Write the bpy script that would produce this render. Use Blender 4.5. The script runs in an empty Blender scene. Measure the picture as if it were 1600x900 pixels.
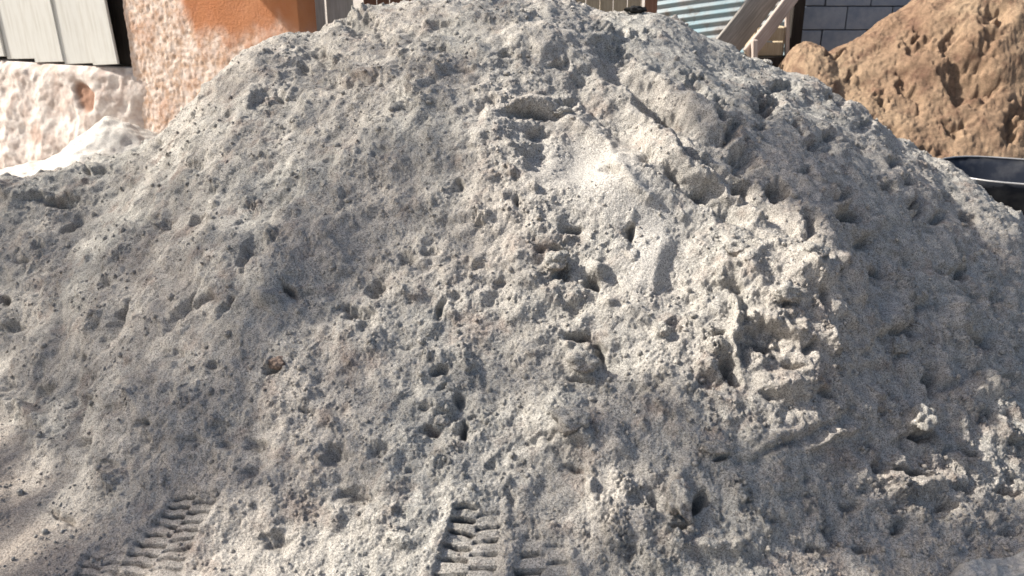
import bpy, bmesh, math, random
import numpy as np
from mathutils import Vector, Matrix

random.seed(7)
rng = np.random.default_rng(11)
scene = bpy.context.scene
COL = scene.collection

# ------------------------------------------------------------------ camera, sky, sun, exposure
CAM_H, PITCH, HFOV = 1.6, 20.0, 62.0
cam_data = bpy.data.cameras.new('camera')
cam = bpy.data.objects.new('camera', cam_data)
COL.objects.link(cam)
cam.location = (0, 0, CAM_H)
cam.rotation_euler = (math.radians(90 - PITCH), 0, 0)
cam_data.sensor_width = 36
cam_data.angle = math.radians(HFOV)
cam_data.clip_start, cam_data.clip_end = 0.05, 3000
cam_data.dof.use_dof = True
cam_data.dof.focus_distance = 3.2
cam_data.dof.aperture_fstop = 4.2
scene.camera = cam

SUN = np.array([-0.755, 0.10, 0.645]); SUN /= np.linalg.norm(SUN)      # direction towards the sun
world = bpy.data.worlds.new('World'); scene.world = world; world.use_nodes = True
wn = world.node_tree
sky = wn.nodes.new('ShaderNodeTexSky'); sky.sky_type = 'NISHITA'; sky.sun_disc = False
sky.sun_elevation = math.asin(SUN[2]); sky.sun_rotation = math.atan2(SUN[0], SUN[1])
sky.air_density, sky.dust_density, sky.ozone_density = 1.0, 4.0, 1.0
bg = wn.nodes['Background']; bg.inputs['Strength'].default_value = 0.095
wn.links.new(sky.outputs[0], bg.inputs[0])
sd = bpy.data.lights.new('sun', 'SUN'); sd.energy = 5.0; sd.angle = math.radians(1.3); sd.color = (1, 0.94, 0.85)
so = bpy.data.objects.new('sun', sd); COL.objects.link(so); so.location = (-6, -3, 8)
so.rotation_euler = Vector(SUN).to_track_quat('Z', 'Y').to_euler()
vs = scene.view_settings
vs.view_transform, vs.look, vs.gamma, vs.exposure = 'Standard', 'None', 1.0, 0.86

# ------------------------------------------------------------------ helpers
F = 800 / math.tan(math.radians(HFOV / 2)); CP, SP = math.cos(math.radians(PITCH)), math.sin(math.radians(PITCH))
def ray(u, v):                                  # direction of a sight line, photograph measured as 1600 x 900
    X, Y = (u - 800) / F, -(v - 450) / F
    return np.array([X, CP + Y * SP, -SP + Y * CP])
def at_y(u, v, y):
    d = ray(u, v); t = y / d[1]; return np.array([d[0] * t, y, CAM_H + d[2] * t])
def at_z(u, v, z=0.0):
    d = ray(u, v); t = (z - CAM_H) / d[2]; return np.array([d[0] * t, d[1] * t, z])
def project(x, y, z):
    zz = z - CAM_H
    dep = y * CP - zz * SP; up = y * SP + zz * CP
    dep = np.maximum(dep, 0.05)
    return 800 + F * x / dep, 450 - F * up / dep

_perm = rng.permutation(256).astype(np.int32); _perm = np.concatenate([_perm, _perm, _perm])
_grad = rng.normal(size=(256, 3)).astype(np.float32); _grad /= np.linalg.norm(_grad, axis=1)[:, None]
def perlin(x, y, z, freq=1.0, off=0.0):
    x = (x * freq + off * 17.3 + 100.5).astype(np.float32); y = (y * freq + off * 7.7 + 100.1).astype(np.float32)
    z = (z * freq + off * 3.1 + 100.7).astype(np.float32)
    xi, yi, zi = np.floor(x).astype(np.int32), np.floor(y).astype(np.int32), np.floor(z).astype(np.int32)
    xf, yf, zf = x - xi, y - yi, z - zi
    xi &= 255; yi &= 255; zi &= 255
    fu = xf * xf * xf * (xf * (xf * 6 - 15) + 10); fv = yf * yf * yf * (yf * (yf * 6 - 15) + 10)
    fw = zf * zf * zf * (zf * (zf * 6 - 15) + 10)
    def g(dx, dy, dz):
        h = _perm[_perm[_perm[xi + dx] + yi + dy] + zi + dz]
        gr = _grad[h]
        return gr[..., 0] * (xf - dx) + gr[..., 1] * (yf - dy) + gr[..., 2] * (zf - dz)
    def l(a, b, t): return a + t * (b - a)
    return 1.5 * l(l(l(g(0,0,0), g(1,0,0), fu), l(g(0,1,0), g(1,1,0), fu), fv),
                   l(l(g(0,0,1), g(1,0,1), fu), l(g(0,1,1), g(1,1,1), fu), fv), fw)
def sstep(a, b, t):
    t = np.clip((t - a) / (b - a), 0, 1); return t * t * (3 - 2 * t)

def tag(o, label=None, cat=None, group=None, kind=None):
    if label: o['label'] = label
    if cat: o['category'] = cat
    if group: o['group'] = group
    if kind: o['kind'] = kind
    return o
def link(name, me, mat=None, parent=None):
    o = bpy.data.objects.new(name, me); COL.objects.link(o)
    if mat is not None and me is not None and not me.materials: me.materials.append(mat)
    if parent is not None: o.parent = parent
    return o
def empty(name, loc, rot=(0, 0, 0)):
    o = bpy.data.objects.new(name, None); COL.objects.link(o); o.location = loc; o.rotation_euler = rot
    o.empty_display_size = 0.1
    return o
def grid_mesh(name, P, smooth=True):            # P: (rows, cols, 3)
    ny, nx = P.shape[:2]
    me = bpy.data.meshes.new(name)
    me.vertices.add(ny * nx); me.vertices.foreach_set('co', P.reshape(-1).astype(np.float32))
    a = (np.arange(ny - 1)[:, None] * nx + np.arange(nx - 1)[None, :]).ravel()
    q = np.stack([a, a + 1, a + nx + 1, a + nx], 1).astype(np.int32)
    n = len(q)
    me.loops.add(n * 4); me.loops.foreach_set('vertex_index', q.ravel())
    me.polygons.add(n); me.polygons.foreach_set('loop_start', np.arange(n, dtype=np.int32) * 4)
    me.polygons.foreach_set('use_smooth', np.full(n, smooth))
    me.update(calc_edges=True)
    return me
def raw_mesh(name, V, Fc, smooth=False):
    me = bpy.data.meshes.new(name); me.from_pydata([tuple(map(float, v)) for v in V], [], Fc)
    if smooth: me.polygons.foreach_set('use_smooth', np.ones(len(me.polygons), bool))
    me.update(); return me
def bm_mesh(name, bm, smooth=False):
    bmesh.ops.recalc_face_normals(bm, faces=bm.faces)
    me = bpy.data.meshes.new(name); bm.to_mesh(me); bm.free()
    if smooth: me.polygons.foreach_set('use_smooth', np.ones(len(me.polygons), bool))
    return me
def box_bm(size, bevel=0.0, jitter=0.0, cuts=0, seed=0):
    bm = bmesh.new(); bmesh.ops.create_cube(bm, size=1)
    bmesh.ops.scale(bm, vec=size, verts=bm.verts)
    if cuts: bmesh.ops.subdivide_edges(bm, edges=bm.edges[:], cuts=cuts, use_grid_fill=True)
    r = random.Random(seed)
    if jitter:
        for v in bm.verts: v.co += Vector((r.uniform(-1, 1), r.uniform(-1, 1), r.uniform(-1, 1))) * jitter
    if bevel: bmesh.ops.bevel(bm, geom=bm.edges[:], offset=bevel, segments=1, affect='EDGES', clamp_overlap=True)
    return bm

# ------------------------------------------------------------------ materials
class NT:
    def __init__(s, name):
        s.m = bpy.data.materials.new(name); s.m.use_nodes = True; s.t = s.m.node_tree
        s.b = s.t.nodes['Principled BSDF']; s.b.inputs['Roughness'].default_value = 0.95
        s.b.inputs['Specular IOR Level'].default_value = 0.25
        s.co = s.t.nodes.new('ShaderNodeTexCoord').outputs['Object']
    def n(s, typ, **kw):
        nd = s.t.nodes.new(typ)
        for k, v in kw.items(): setattr(nd, k, v)
        return nd
    def noise(s, scale, detail=3, rough=0.55, stretch=None, rot=None):
        nd = s.n('ShaderNodeTexNoise'); nd.inputs['Scale'].default_value = scale
        nd.inputs['Detail'].default_value = detail; nd.inputs['Roughness'].default_value = rough
        src = s.co
        if stretch:
            mp = s.n('ShaderNodeMapping'); mp.inputs['Scale'].default_value = stretch
            if rot: mp.inputs['Rotation'].default_value = rot
            s.t.links.new(src, mp.inputs[0]); src = mp.outputs[0]
        s.t.links.new(src, nd.inputs['Vector']); return nd.outputs['Fac']
    def ramp(s, fac, stops):
        nd = s.n('ShaderNodeValToRGB'); e = nd.color_ramp.elements
        while len(e) < len(stops): e.new(0.5)
        for el, (p, c) in zip(e, stops):
            el.position = p; el.color = (c, c, c, 1) if not isinstance(c, tuple) else (*c, 1)
        s.t.links.new(fac, nd.inputs[0]); return nd.outputs[0]
    def mix(s, fac, a, b, mode='MIX'):
        nd = s.n('ShaderNodeMix', data_type='RGBA', blend_type=mode)
        def put(sock, val):
            if isinstance(val, tuple): sock.default_value = (*val, 1)
            elif isinstance(val, (int, float)): sock.default_value = val
            else: s.t.links.new(val, sock)
        put(nd.inputs[0], fac); put(nd.inputs[6], a); put(nd.inputs[7], b); return nd.outputs[2]
    def attr(s, name):
        nd = s.n('ShaderNodeAttribute', attribute_name=name); return nd.outputs['Fac']
    def color(s, c):
        if isinstance(c, tuple): s.b.inputs['Base Color'].default_value = (*c, 1)
        else: s.t.links.new(c, s.b.inputs['Base Color'])
    def bump(s, *layers):
        prev = None
        for h, strength, dist in layers:
            nd = s.n('ShaderNodeBump'); nd.inputs['Strength'].default_value = strength; nd.inputs['Distance'].default_value = dist
            s.t.links.new(h, nd.inputs['Height'])
            if prev is not None: s.t.links.new(prev, nd.inputs['Normal'])
            prev = nd.outputs[0]
        s.t.links.new(prev, s.b.inputs['Normal'])
    def rough(s, r): s.b.inputs['Roughness'].default_value = r

def sand_material(name, cool, warm, damp, speck=0.58, damp_amt=(0.54, 0.72)):
    k = NT(name)
    base = k.mix(k.ramp(k.noise(1.3, 4), [(0.40, 0.0), (0.62, 1.0)]), cool, warm)
    base = k.mix(k.ramp(k.noise(7.0, 4, 0.65), [(damp_amt[0], 0.0), (damp_amt[1], 0.75)]), base, damp)
    base = k.mix(1.0, base, k.ramp(k.noise(24, 4, 0.7), [(0.36, 0.80), (0.5, 1.0), (0.64, 1.14)]), 'MULTIPLY')
    base = k.mix(k.attr('earth'), base, (0.44, 0.385, 0.33))
    base = k.mix(k.attr('sunlit_dry'), base, (0.52, 0.495, 0.455))
    g1 = k.ramp(k.noise(190, 3, 0.7), [(0.33, 1 - speck), (0.5, 1.0), (0.68, 1 + speck * 0.6)])
    base = k.mix(1.0, base, g1, 'MULTIPLY')
    g2 = k.ramp(k.noise(420, 1), [(0.30, 1 - speck * 0.9), (0.5, 1.0), (0.72, 1 + speck * 0.5)])
    base = k.mix(1.0, base, g2, 'MULTIPLY')
    k.color(base)
    k.bump((k.noise(130, 4, 0.7), 0.9, 0.008), (k.noise(420, 2, 0.6), 0.9, 0.003))
    return k.m
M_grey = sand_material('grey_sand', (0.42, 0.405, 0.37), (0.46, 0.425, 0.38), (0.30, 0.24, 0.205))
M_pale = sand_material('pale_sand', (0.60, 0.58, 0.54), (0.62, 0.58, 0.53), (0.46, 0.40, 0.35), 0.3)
M_tan = sand_material('tan_sand', (0.25, 0.165, 0.108), (0.345, 0.25, 0.165), (0.13, 0.072, 0.05), 0.3, (0.50, 0.66))
M_ground = sand_material('yard_earth', (0.36, 0.32, 0.28), (0.45, 0.41, 0.36), (0.24, 0.18, 0.14))
M_spill = sand_material('spilled_sand', (0.46, 0.455, 0.43), (0.49, 0.47, 0.44), (0.38, 0.34, 0.30), 0.3)
M_rust = sand_material('rusty_clod', (0.29, 0.215, 0.17), (0.32, 0.25, 0.205), (0.17, 0.12, 0.09), 0.4)

def wood(name, a, b, grain=0.6, rough=0.85):
    k = NT(name); k.rough(rough)
    g = k.noise(9, 4, 0.6, (9, 9, 0.5)); n2 = k.noise(2.2, 3)
    c = k.mix(k.ramp(g, [(0.35, 0.0), (0.65, 1.0)]), a, b)
    c = k.mix(k.ramp(n2, [(0.45, 0.0), (0.75, 0.5)]), c, tuple(x * 0.55 for x in a))
    k.color(c); k.bump((g, grain, 0.006)); return k.m
M_wood_grey = wood('weathered_grey_wood', (0.20, 0.185, 0.165), (0.34, 0.32, 0.29))
M_wood_beige = wood('beige_weathered_wood', (0.44, 0.40, 0.34), (0.60, 0.56, 0.50))
M_wood_tan = wood('tan_wood', (0.31, 0.25, 0.17), (0.42, 0.35, 0.25))
M_wood_brown = wood('brown_wood', (0.17, 0.085, 0.055), (0.24, 0.13, 0.085))
M_wood_pink = wood('bleached_wood', (0.36, 0.29, 0.25), (0.50, 0.43, 0.38))
M_wood_gap_shade = wood('dark_wood_gap_shade', (0.018, 0.015, 0.013), (0.035, 0.028, 0.024))  # near-black; also puts shade into gap, doorway and space under the box
k = NT('white_paint'); k.rough(0.6)
c = k.mix(k.ramp(k.noise(5, 3, 0.6, (6, 6, 0.6)), [(0.42, 0.0), (0.7, 0.55)]), (0.50, 0.50, 0.475), (0.36, 0.34, 0.30)); k.color(c)
k.bump((k.noise(20, 3), 0.2, 0.004)); M_white = k.m
k = NT('painted_plaster')
rn = k.noise(14, 4, 0.7)
paint = k.mix(k.ramp(k.noise(3, 4), [(0.4, 0.0), (0.7, 1.0)]), (0.35, 0.140, 0.062), (0.40, 0.18, 0.09))
bare = k.mix(k.ramp(rn, [(0.38, 0.0), (0.62, 1.0)]), (0.43, 0.30, 0.22), (0.62, 0.53, 0.47))
paint = k.mix(k.ramp(k.noise(9, 5, 0.7), [(0.5, 0.0), (0.72, 0.6)]), paint, (0.36, 0.16, 0.09))
c = k.mix(k.attr('peel'), paint, bare); k.color(c); k.bump((k.noise(45, 4, 0.65), 0.6, 0.012)); M_orange = k.m
k = NT('bare_plaster')
bare = k.mix(k.ramp(k.noise(9, 4, 0.65), [(0.38, 0.0), (0.62, 1.0)]), (0.42, 0.345, 0.305), (0.58, 0.53, 0.49))
c = k.mix(k.attr('peel'), bare, (0.25, 0.145, 0.10)); k.color(c); k.bump((k.noise(60, 4, 0.65), 0.6, 0.01)); M_plaster = k.m
k = NT('blue_grey_block')
c = k.mix(k.ramp(k.noise(6, 4, 0.65), [(0.35, 0.0), (0.7, 1.0)]), (0.19, 0.235, 0.30), (0.31, 0.35, 0.40)); k.color(c)
k.bump((k.noise(70, 3), 0.5, 0.006)); M_block = k.m
k = NT('dark_mortar'); k.color(k.mix(k.noise(30, 2), (0.035, 0.042, 0.055), (0.07, 0.078, 0.09))); M_mortar = k.m
k = NT('corrugated_metal'); k.rough(0.45); k.b.inputs['Metallic'].default_value = 0.35
c = k.mix(k.ramp(k.noise(3.0, 3), [(0.40, 0.0), (0.62, 1.0)]), (0.36, 0.38, 0.385), (0.27, 0.38, 0.42))
c = k.mix(k.ramp(k.noise(5.5, 5, 0.7), [(0.52, 0.0), (0.68, 0.9)]), c, (0.20, 0.155, 0.125)); k.color(c); M_metal = k.m
k = NT('barrow_steel'); k.rough(0.38); k.b.inputs['Metallic'].default_value = 0.3
c = k.mix(k.ramp(k.noise(8, 4), [(0.45, 0.0), (0.7, 0.6)]), (0.022, 0.026, 0.036), (0.10, 0.10, 0.105)); k.color(c); M_steel = k.m
k = NT('pale_rim'); k.rough(0.5); k.b.inputs['Metallic'].default_value = 0.5; k.color(k.mix(k.noise(30, 2), (0.5, 0.5, 0.5), (0.32, 0.31, 0.30))); M_rim = k.m  # rim paler than the tray
k = NT('rubber'); k.color(k.mix(k.noise(30, 2), (0.02, 0.02, 0.02), (0.05, 0.05, 0.05))); M_rubber = k.m
k = NT('fired_brick'); k.color(k.mix(k.noise(25, 3), (0.40, 0.17, 0.10), (0.50, 0.27, 0.18))); M_brick = k.m
k = NT('leaf_green'); k.rough(0.6); k.color(k.mix(k.noise(3, 3), (0.045, 0.085, 0.02), (0.09, 0.13, 0.035))); M_leaf = k.m
k = NT('bark'); k.color(k.mix(k.noise(18, 4, 0.6, (2, 2, 0.4)), (0.09, 0.07, 0.055), (0.19, 0.155, 0.125))); k.bump((k.noise(30, 4), 0.6, 0.02)); M_bark = k.m
k = NT('black_rag'); k.color(k.mix(k.noise(18, 3), (0.012, 0.012, 0.012), (0.03, 0.03, 0.03))); M_black = k.m

# ------------------------------------------------------------------ ground
gx = np.concatenate([[-400, -120, -40], np.linspace(-12, 12, 120), [40, 120, 400]])
gy = np.concatenate([[-400, -120, -40], np.linspace(-8, 14, 110), [40, 120, 400]])
GX, GY = np.meshgrid(gx, gy)
GZ = 0.02 * perlin(GX, GY, GX * 0, 1.1, 3) - 0.022
tag(link('ground', grid_mesh('ground', np.stack([GX, GY, GZ], -1)), M_ground), kind='structure')

# ------------------------------------------------------------------ the grey sand pile
NX = 1320
yr = [1.25]
while yr[-1] < 4.75: yr.append(yr[-1] + 0.0028 + 0.00062 * max(yr[-1] - 1.6, 0))
while yr[-1] < 7.2: yr.append(yr[-1] + 0.03)
yr = np.array(yr); NY = len(yr)
wy = 1.0 + 0.62 * yr
xi = np.linspace(-1, 1, NX)
X = wy[:, None] * xi[None, :]; Y = np.repeat(yr[:, None], NX, 1)

crest_px = [(-500, 420), (-200, 350), (0, 296), (70, 278), (120, 264), (180, 254), (240, 224), (300, 172), (345, 120), (400, 78), (430, 60), (500, 58),
            (540, 30), (600, 15), (680, 6), (760, 0), (850, 1), (910, 12), (950, 24), (1020, 25), (1060, 38), (1090, 60), (1130, 72), (1160, 90),
            (1200, 108), (1260, 126), (1310, 146), (1345, 176), (1390, 215), (1440, 246), (1490, 262), (1530, 300), (1570, 335), (1600, 360), (1700, 440), (1900, 560)]
def yc_of(x): return 4.5 - 0.045 * x * x
cx, cz = [], []
for u, v in crest_px:
    y = 4.5
    for _ in range(4):
        p = at_y(u, v, y); y = yc_of(p[0])
    cx.append(p[0]); cz.append(max(p[2], 0.02))
ZC = np.interp(X, cx, cz); YC = yc_of(X)
foot_px = [(-300, 470), (-100, 560), (0, 640), (70, 720), (140, 820), (230, 900), (500, 950), (800, 975), (1100, 965), (1400, 905), (1600, 830), (1750, 740), (2000, 620)]
fx = [at_z(u, v)[0] for u, v in foot_px]; fy = [at_z(u, v)[1] for u, v in foot_px]
YF = np.interp(X, fx, fy)
# soften the foot line
sm = np.ones(61) / 61
YF = np.apply_along_axis(lambda r: np.convolve(np.pad(r, 30, mode='edge'), sm, 'valid'), 1, YF)
sm = np.ones(13) / 13
ZC = np.apply_along_axis(lambda r: np.convolve(np.pad(r, 6, mode='edge'), sm, 'valid'), 1, ZC)
S = (Y - YF) / (YC - YF)
S1 = 0.5 * (S + np.sqrt(S * S + 0.004))
G = np.where(S1 < 1, 1 - np.clip(1 - S1, 0, 1) ** 1.28, 1.0)
back = np.clip((Y - YC) / 2.3, 0, 1)
G = G * np.where(Y > YC, (1 - back ** 1.5), 1)
Z = ZC * G
front = 1 - sstep(0.0, 0.25, Y - YC)
# broad bulges: a shoulder running from the top towards the lower right, a hollow left of it
U0, V0 = project(X, Y, Z)
def ell(u, v, ru, rv, rot, U, V):
    a = math.radians(rot); du, dv = U - u, V - v
    return np.sqrt(((du * math.cos(a) + dv * math.sin(a)) / ru) ** 2 + ((-du * math.sin(a) + dv * math.cos(a)) / rv) ** 2)
def gauss(u, v, ru, rv, rot=0): return np.exp(-ell(u, v, ru, rv, rot, U0, V0) ** 2)
mid = np.clip(4 * S1 * (1 - S1), 0, 1) * front
def polyd(pts, U, V):
    best = np.full(U.shape, 1e9, np.float32); side = np.zeros(U.shape, np.float32)
    for (a, b), (c, d) in zip(pts[:-1], pts[1:]):
        L2 = (c - a) ** 2 + (d - b) ** 2
        t = np.clip(((U - a) * (c - a) + (V - b) * (d - b)) / L2, 0, 1)
        dd = np.hypot(U - a - t * (c - a), V - b - t * (d - b))
        s = np.sign((c - a) * (V - b) - (d - b) * (U - a))
        side = np.where(dd < best, s, side); best = np.minimum(best, dd)
    return best, side
rd, rs = polyd([(830, 120), (930, 200), (1080, 295), (1230, 380), (1300, 470), (1300, 580), (1230, 720), (1120, 860), (1080, 960)], U0, V0)
RIDGE = 0.20 * np.exp(-np.abs(rd / np.where(rs > 0, 230.0, 135.0)) ** 1.6)
Z = Z + mid * (RIDGE - 0.015 * gauss(640, 480, 200, 130, 0)
               + 0.05 * gauss(420, 470, 130, 110, 0) - 0.05 * gauss(850, 560, 120, 120, 0) + 0.05 * gauss(880, 720, 200, 80) - 0.02 * gauss(1480, 640, 170, 180)
               - 0.05 * gauss(190, 330, 90, 90))
# the sunlit shelf and the crumbled shoulder below it lie flatter than the slope and tip to the left
PX0 = (Y * CP + (CAM_H - Z) * SP) / F
for u, v, ru, rv, rot, a, b in ((1075, 385, 290, 125, 38, 0.13, 0.24), (925, 290, 125, 80, 32, 0.20, 0.34), (1200, 480, 150, 110, 38, 0.10, 0.18), (980, 330, 110, 60, 30, 0.16, 0.12), (860, 190, 90, 40, 15, 0.08, 0.2)):
    e_ = ell(u, v, ru, rv, rot, U0, V0); m_ = (1 - sstep(0.55, 1.35, e_)) * front
    Z = Z + m_ * ((U0 - u) * a + (V0 - v) * b) * PX0
inside = sstep(-0.12, 0.10, S) * sstep(0.0, 0.12, ZC * (1 - back))
low = 0.045 * perlin(X, Y, Z, 1.7, 1) + 0.036 * perlin(X, Y, Z, 3.6, 2)
Z = Z + low * inside * np.clip(mid * 2.2 + 0.10, 0, 1)

gyr = np.gradient(Z, axis=0) / np.gradient(Y, axis=0)
gxr = np.gradient(Z, axis=1) / np.gradient(X, axis=1)
gyr -= gxr * (np.gradient(X, axis=0) / np.gradient(Y, axis=0))
N = np.stack([-gxr, -gyr, np.ones_like(Z)], -1); N /= np.linalg.norm(N, axis=-1, keepdims=True)
N[..., 2] = np.maximum(N[..., 2], 0.5); N /= np.linalg.norm(N, axis=-1, keepdims=True)
U0, V0 = project(X, Y, Z)
n_a = perlin(X, Y, Z, 9, 5); n_b = perlin(X, Y, Z, 9, 6); n_c = perlin(X, Y, Z, 26, 7); n_d = perlin(X, Y, Z, 26, 8)
n_e = perlin(X, Y, Z, 45, 9); n_f = perlin(X, Y, Z, 45, 10)
PX = (Y * CP + (CAM_H - Z) * SP) / F                                  # metres in one photograph pixel at each vertex
UW = U0 + 10 * n_a + 6 * n_c; VW = V0 + 8 * n_b + 5 * n_d
D = np.zeros_like(Z)

# roughness of the surface: how lumpy each region of the pile is
R_lump = 0.68 + 0.45 * gauss(1190, 480, 150, 120, 35) + 0.30 * gauss(1500, 600, 190, 260) + 0.45 * gauss(1480, 800, 220, 90) + 0.45 * gauss(880, 440, 60, 90) \
    + 0.35 * gauss(690, 630, 60, 80) + 0.0 * gauss(1180, 190, 200, 90, 30) + 0.3 * gauss(620, 130, 160, 60) + 0.3 * gauss(1050, 860, 200, 50)
R_lump -= 0.15 * gauss(1200, 240, 200, 90, 35) + 0.75 * gauss(950, 290, 120, 60, 30) + 0.8 * gauss(1015, 400, 42, 80, 10) + 0.30 * gauss(1050, 80, 110, 40) + 0.2 * gauss(300, 520, 160, 120)
R_lump = np.clip(R_lump, 0.06, 1.25)

# streaks left by sand sliding down the fall lines (radial about the top)
ang = np.arctan2(X - 0.05, 5.0 - Y); rad = np.hypot(X - 0.05, 5.0 - Y)
st = perlin(ang * 9, rad * 1.3, Z * 0, 1.0, 11) * 0.6 + perlin(ang * 22, rad * 2.4, Z * 0, 1.0, 12) * 0.4
stm = 0.35 + 0.9 * gauss(1130, 250, 200, 90, 35) + 0.4 * gauss(300, 400, 200, 160) + 0.3 * gauss(1450, 420, 180, 150)
D += 0.030 * st * stm
w1 = perlin(X, Y, Z, 7, 21); D += 0.022 * w1 * R_lump
w2 = perlin(X, Y, Z, 15, 22); D += 0.021 * w2 * R_lump + 0.012 * perlin(X, Y, Z, 22, 27) * R_lump
w3 = perlin(X, Y, Z, 31, 23); D += (0.0058 * (0.45 - np.abs(w3)) + 0.003 * w3) * (0.25 + R_lump)
w4 = perlin(X, Y, Z, 62, 24); D += (0.0048 * (0.4 - np.abs(w4))) * (0.45 + R_lump)
w5 = perlin(X, Y, Z, 120, 25); D += 0.0027 * w5 * (0.6 + 0.6 * R_lump)

# ---- hollows, pits and lumps one can tell apart: (u, v, half width, half height, depth in pixels, turn)
pits = [
 (565,45,32,22,11,20),(505,98,22,15,9,0),(555,138,48,13,8,-4),(688,47,28,6,6,-10),(690,86,30,8,7,-5),(765,162,9,9,9,0),(750,175,9,8,8,0),
 (405,165,14,22,6,30),(440,160,14,10,7,0),(592,246,11,10,9,0),(593,66,7,7,8,0),(640,178,20,10,6,0),(480,120,12,14,6,0),(350,190,16,10,6,-30),
 (838,188,46,10,15,7),(883,172,11,11,16,0),(842,221,22,8,8,4),(838,252,32,14,7,8),(955,273,20,8,10,10),(1008,248,13,11,11,20),
 (876,112,18,10,9,0),(918,136,24,9,8,10),(720,293,13,11,10,0),(811,328,8,14,11,0),(975,96,48,18,12,28),(987,62,18,7,9,20),(968,69,12,6,8,10),
 (920,50,12,7,7,10),(930,70,10,6,7,0),(790,90,22,7,5,0),(730,120,20,7,5,-15),
 (1085,140,30,18,13,25),(1126,165,15,13,11,20),(1120,195,11,9,9,0),(1150,202,15,13,12,20),(1131,218,13,12,13,0),(1197,168,22,19,15,10),(1196,206,11,8,9,0),
 (1165,256,22,18,14,25),(1161,305,18,11,13,20),(1215,305,16,13,13,15),(1250,212,26,6,9,55),(1285,237,22,9,11,15),(1300,222,14,7,8,10),(1320,310,20,13,11,0),
 (1333,343,24,12,17,0),(1385,297,17,7,11,60),(1432,330,14,13,17,10),(1270,356,13,22,11,-20),(1312,152,18,18,11,20),(1262,276,16,7,9,0),(1230,140,14,8,7,20),
 (1210,140,10,6,6,0),(1350,195,12,8,7,0),(1400,262,14,8,8,20),(1340,240,14,7,8,20),(1420,290,10,8,8,0),(1480,310,14,8,9,20),(1465,345,10,8,9,0),(1510,350,14,10,12,0),
 (1050,185,30,7,8,35),(1060,285,20,8,9,35),(1100,320,16,9,8,30),(1015,210,16,7,7,30),
 (980,374,11,15,17,10),(890,368,20,7,11,8),(842,400,6,6,9,0),(876,432,15,13,13,0),(870,398,16,6,8,20),(925,456,14,10,17,20),(905,490,24,12,7,0),
 (1200,535,42,26,21,25),(1193,548,24,9,13,10),(1141,592,11,26,25,-12),(1108,600,26,20,13,0),(1152,456,17,10,12,20),(1232,482,16,9,12,10),(1286,402,10,15,12,-15),
 (1375,432,20,15,14,25),(1350,385,14,12,9,0),(1290,470,7,26,10,-20),(1310,430,7,18,8,-20),(1262,548,14,10,13,0),(1120,535,18,8,9,-10),(1245,580,18,9,10,20),
 (905,534,30,11,17,8),(936,560,8,24,17,-20),(905,602,20,6,12,0),(1045,520,8,6,9,0),(1290,628,24,8,11,20),(1200,625,28,7,9,0),
 (1408,530,27,15,15,0),(1405,563,16,10,9,0),(1459,606,13,28,25,-14),(1480,612,22,12,11,10),(1378,656,13,9,13,0),(1430,690,18,9,17,0),(1355,702,10,10,12,0),
 (1500,442,36,8,15,35),(1545,550,46,10,17,28),(1522,470,18,8,11,30),(1560,480,20,8,11,30),(1440,480,24,9,9,20),(1580,600,26,12,14,10),(1545,660,18,9,12,35),(1350,560,16,9,8,0),
 (1436,748,52,7,14,8),(1380,772,8,10,12,0),(1500,772,22,8,13,8),(1580,776,30,11,18,0),(1475,800,24,9,13,0),(1400,830,24,9,14,0),(1330,800,18,8,10,0),(1260,760,12,7,8,0),
 (1570,840,26,8,14,0),(1520,720,16,8,10,20),(1480,710,12,7,9,0),(1270,870,26,8,11,0),(1350,870,24,9,12,0),(1200,820,10,7,8,0),(1590,700,16,10,14,0),
 (1084,800,12,30,26,32),(1060,832,22,10,19,0),(1020,790,10,16,9,-20),(1130,725,14,6,11,0),(870,690,30,8,8,-10),(895,700,16,7,9,0),(905,745,26,7,8,20),(1000,620,20,8,6,0),
 (692,586,13,8,14,0),(716,640,7,12,13,10),(676,676,20,6,10,0),(727,682,6,16,16,0),(665,650,8,6,9,0),(740,665,8,6,8,0),(700,610,10,6,8,0),(640,545,12,6,6,0),
 (560,495,28,13,13,8),(573,515,10,9,9,0),(545,492,8,8,9,0),(585,456,14,16,13,0),(640,412,10,9,12,0),(676,400,10,8,12,0),(683,490,8,20,10,15),(655,425,20,8,7,0),(742,425,22,10,7,0),(778,455,8,8,8,0),
 (456,466,26,8,13,42),(482,468,12,8,9,0),(425,590,16,7,12,0),(340,580,11,8,9,0),(497,600,10,9,7,0),(380,412,7,32,10,28),(352,486,7,20,9,30),(290,482,6,24,9,35),(185,498,6,32,10,35),
 (520,722,28,20,12,0),(592,712,20,15,11,-20),(560,786,28,15,13,0),(545,780,10,8,8,0),(430,852,30,20,14,0),(640,745,18,8,5,0),(770,735,9,9,9,0),(800,790,9,9,9,0),(835,700,14,7,6,0),
 (92,322,44,13,15,8),(57,386,8,8,12,0),(110,360,26,7,9,-45),(35,410,16,6,8,0),(12,478,14,10,13,0),(20,520,24,10,9,0),(130,568,9,8,10,0),(12,610,12,12,12,0),(70,620,20,10,8,-30),
 (250,360,26,8,8,-20),(225,350,10,6,7,0),(300,355,18,6,7,-25),(170,450,14,9,7,0),(120,475,8,7,8,0),(160,270,14,8,8,35),(140,265,6,14,9,-35),(300,270,14,12,7,0),(250,235,9,8,7,0),
 (136,702,10,9,13,0),(225,668,14,7,9,0),(228,690,9,6,8,0),(170,735,12,6,9,0),(75,754,8,6,10,0),(392,742,10,8,11,0),(350,705,12,6,10,0),(400,700,16,10,9,0),(20,748,18,7,9,0),
 (300,700,24,14,6,0),(180,650,26,12,7,0),(480,650,14,7,6,0),(120,640,26,10,7,-35),(105,820,30,7,12,33),(270,560,16,7,5,0),(230,600,12,7,6,0)]
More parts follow.
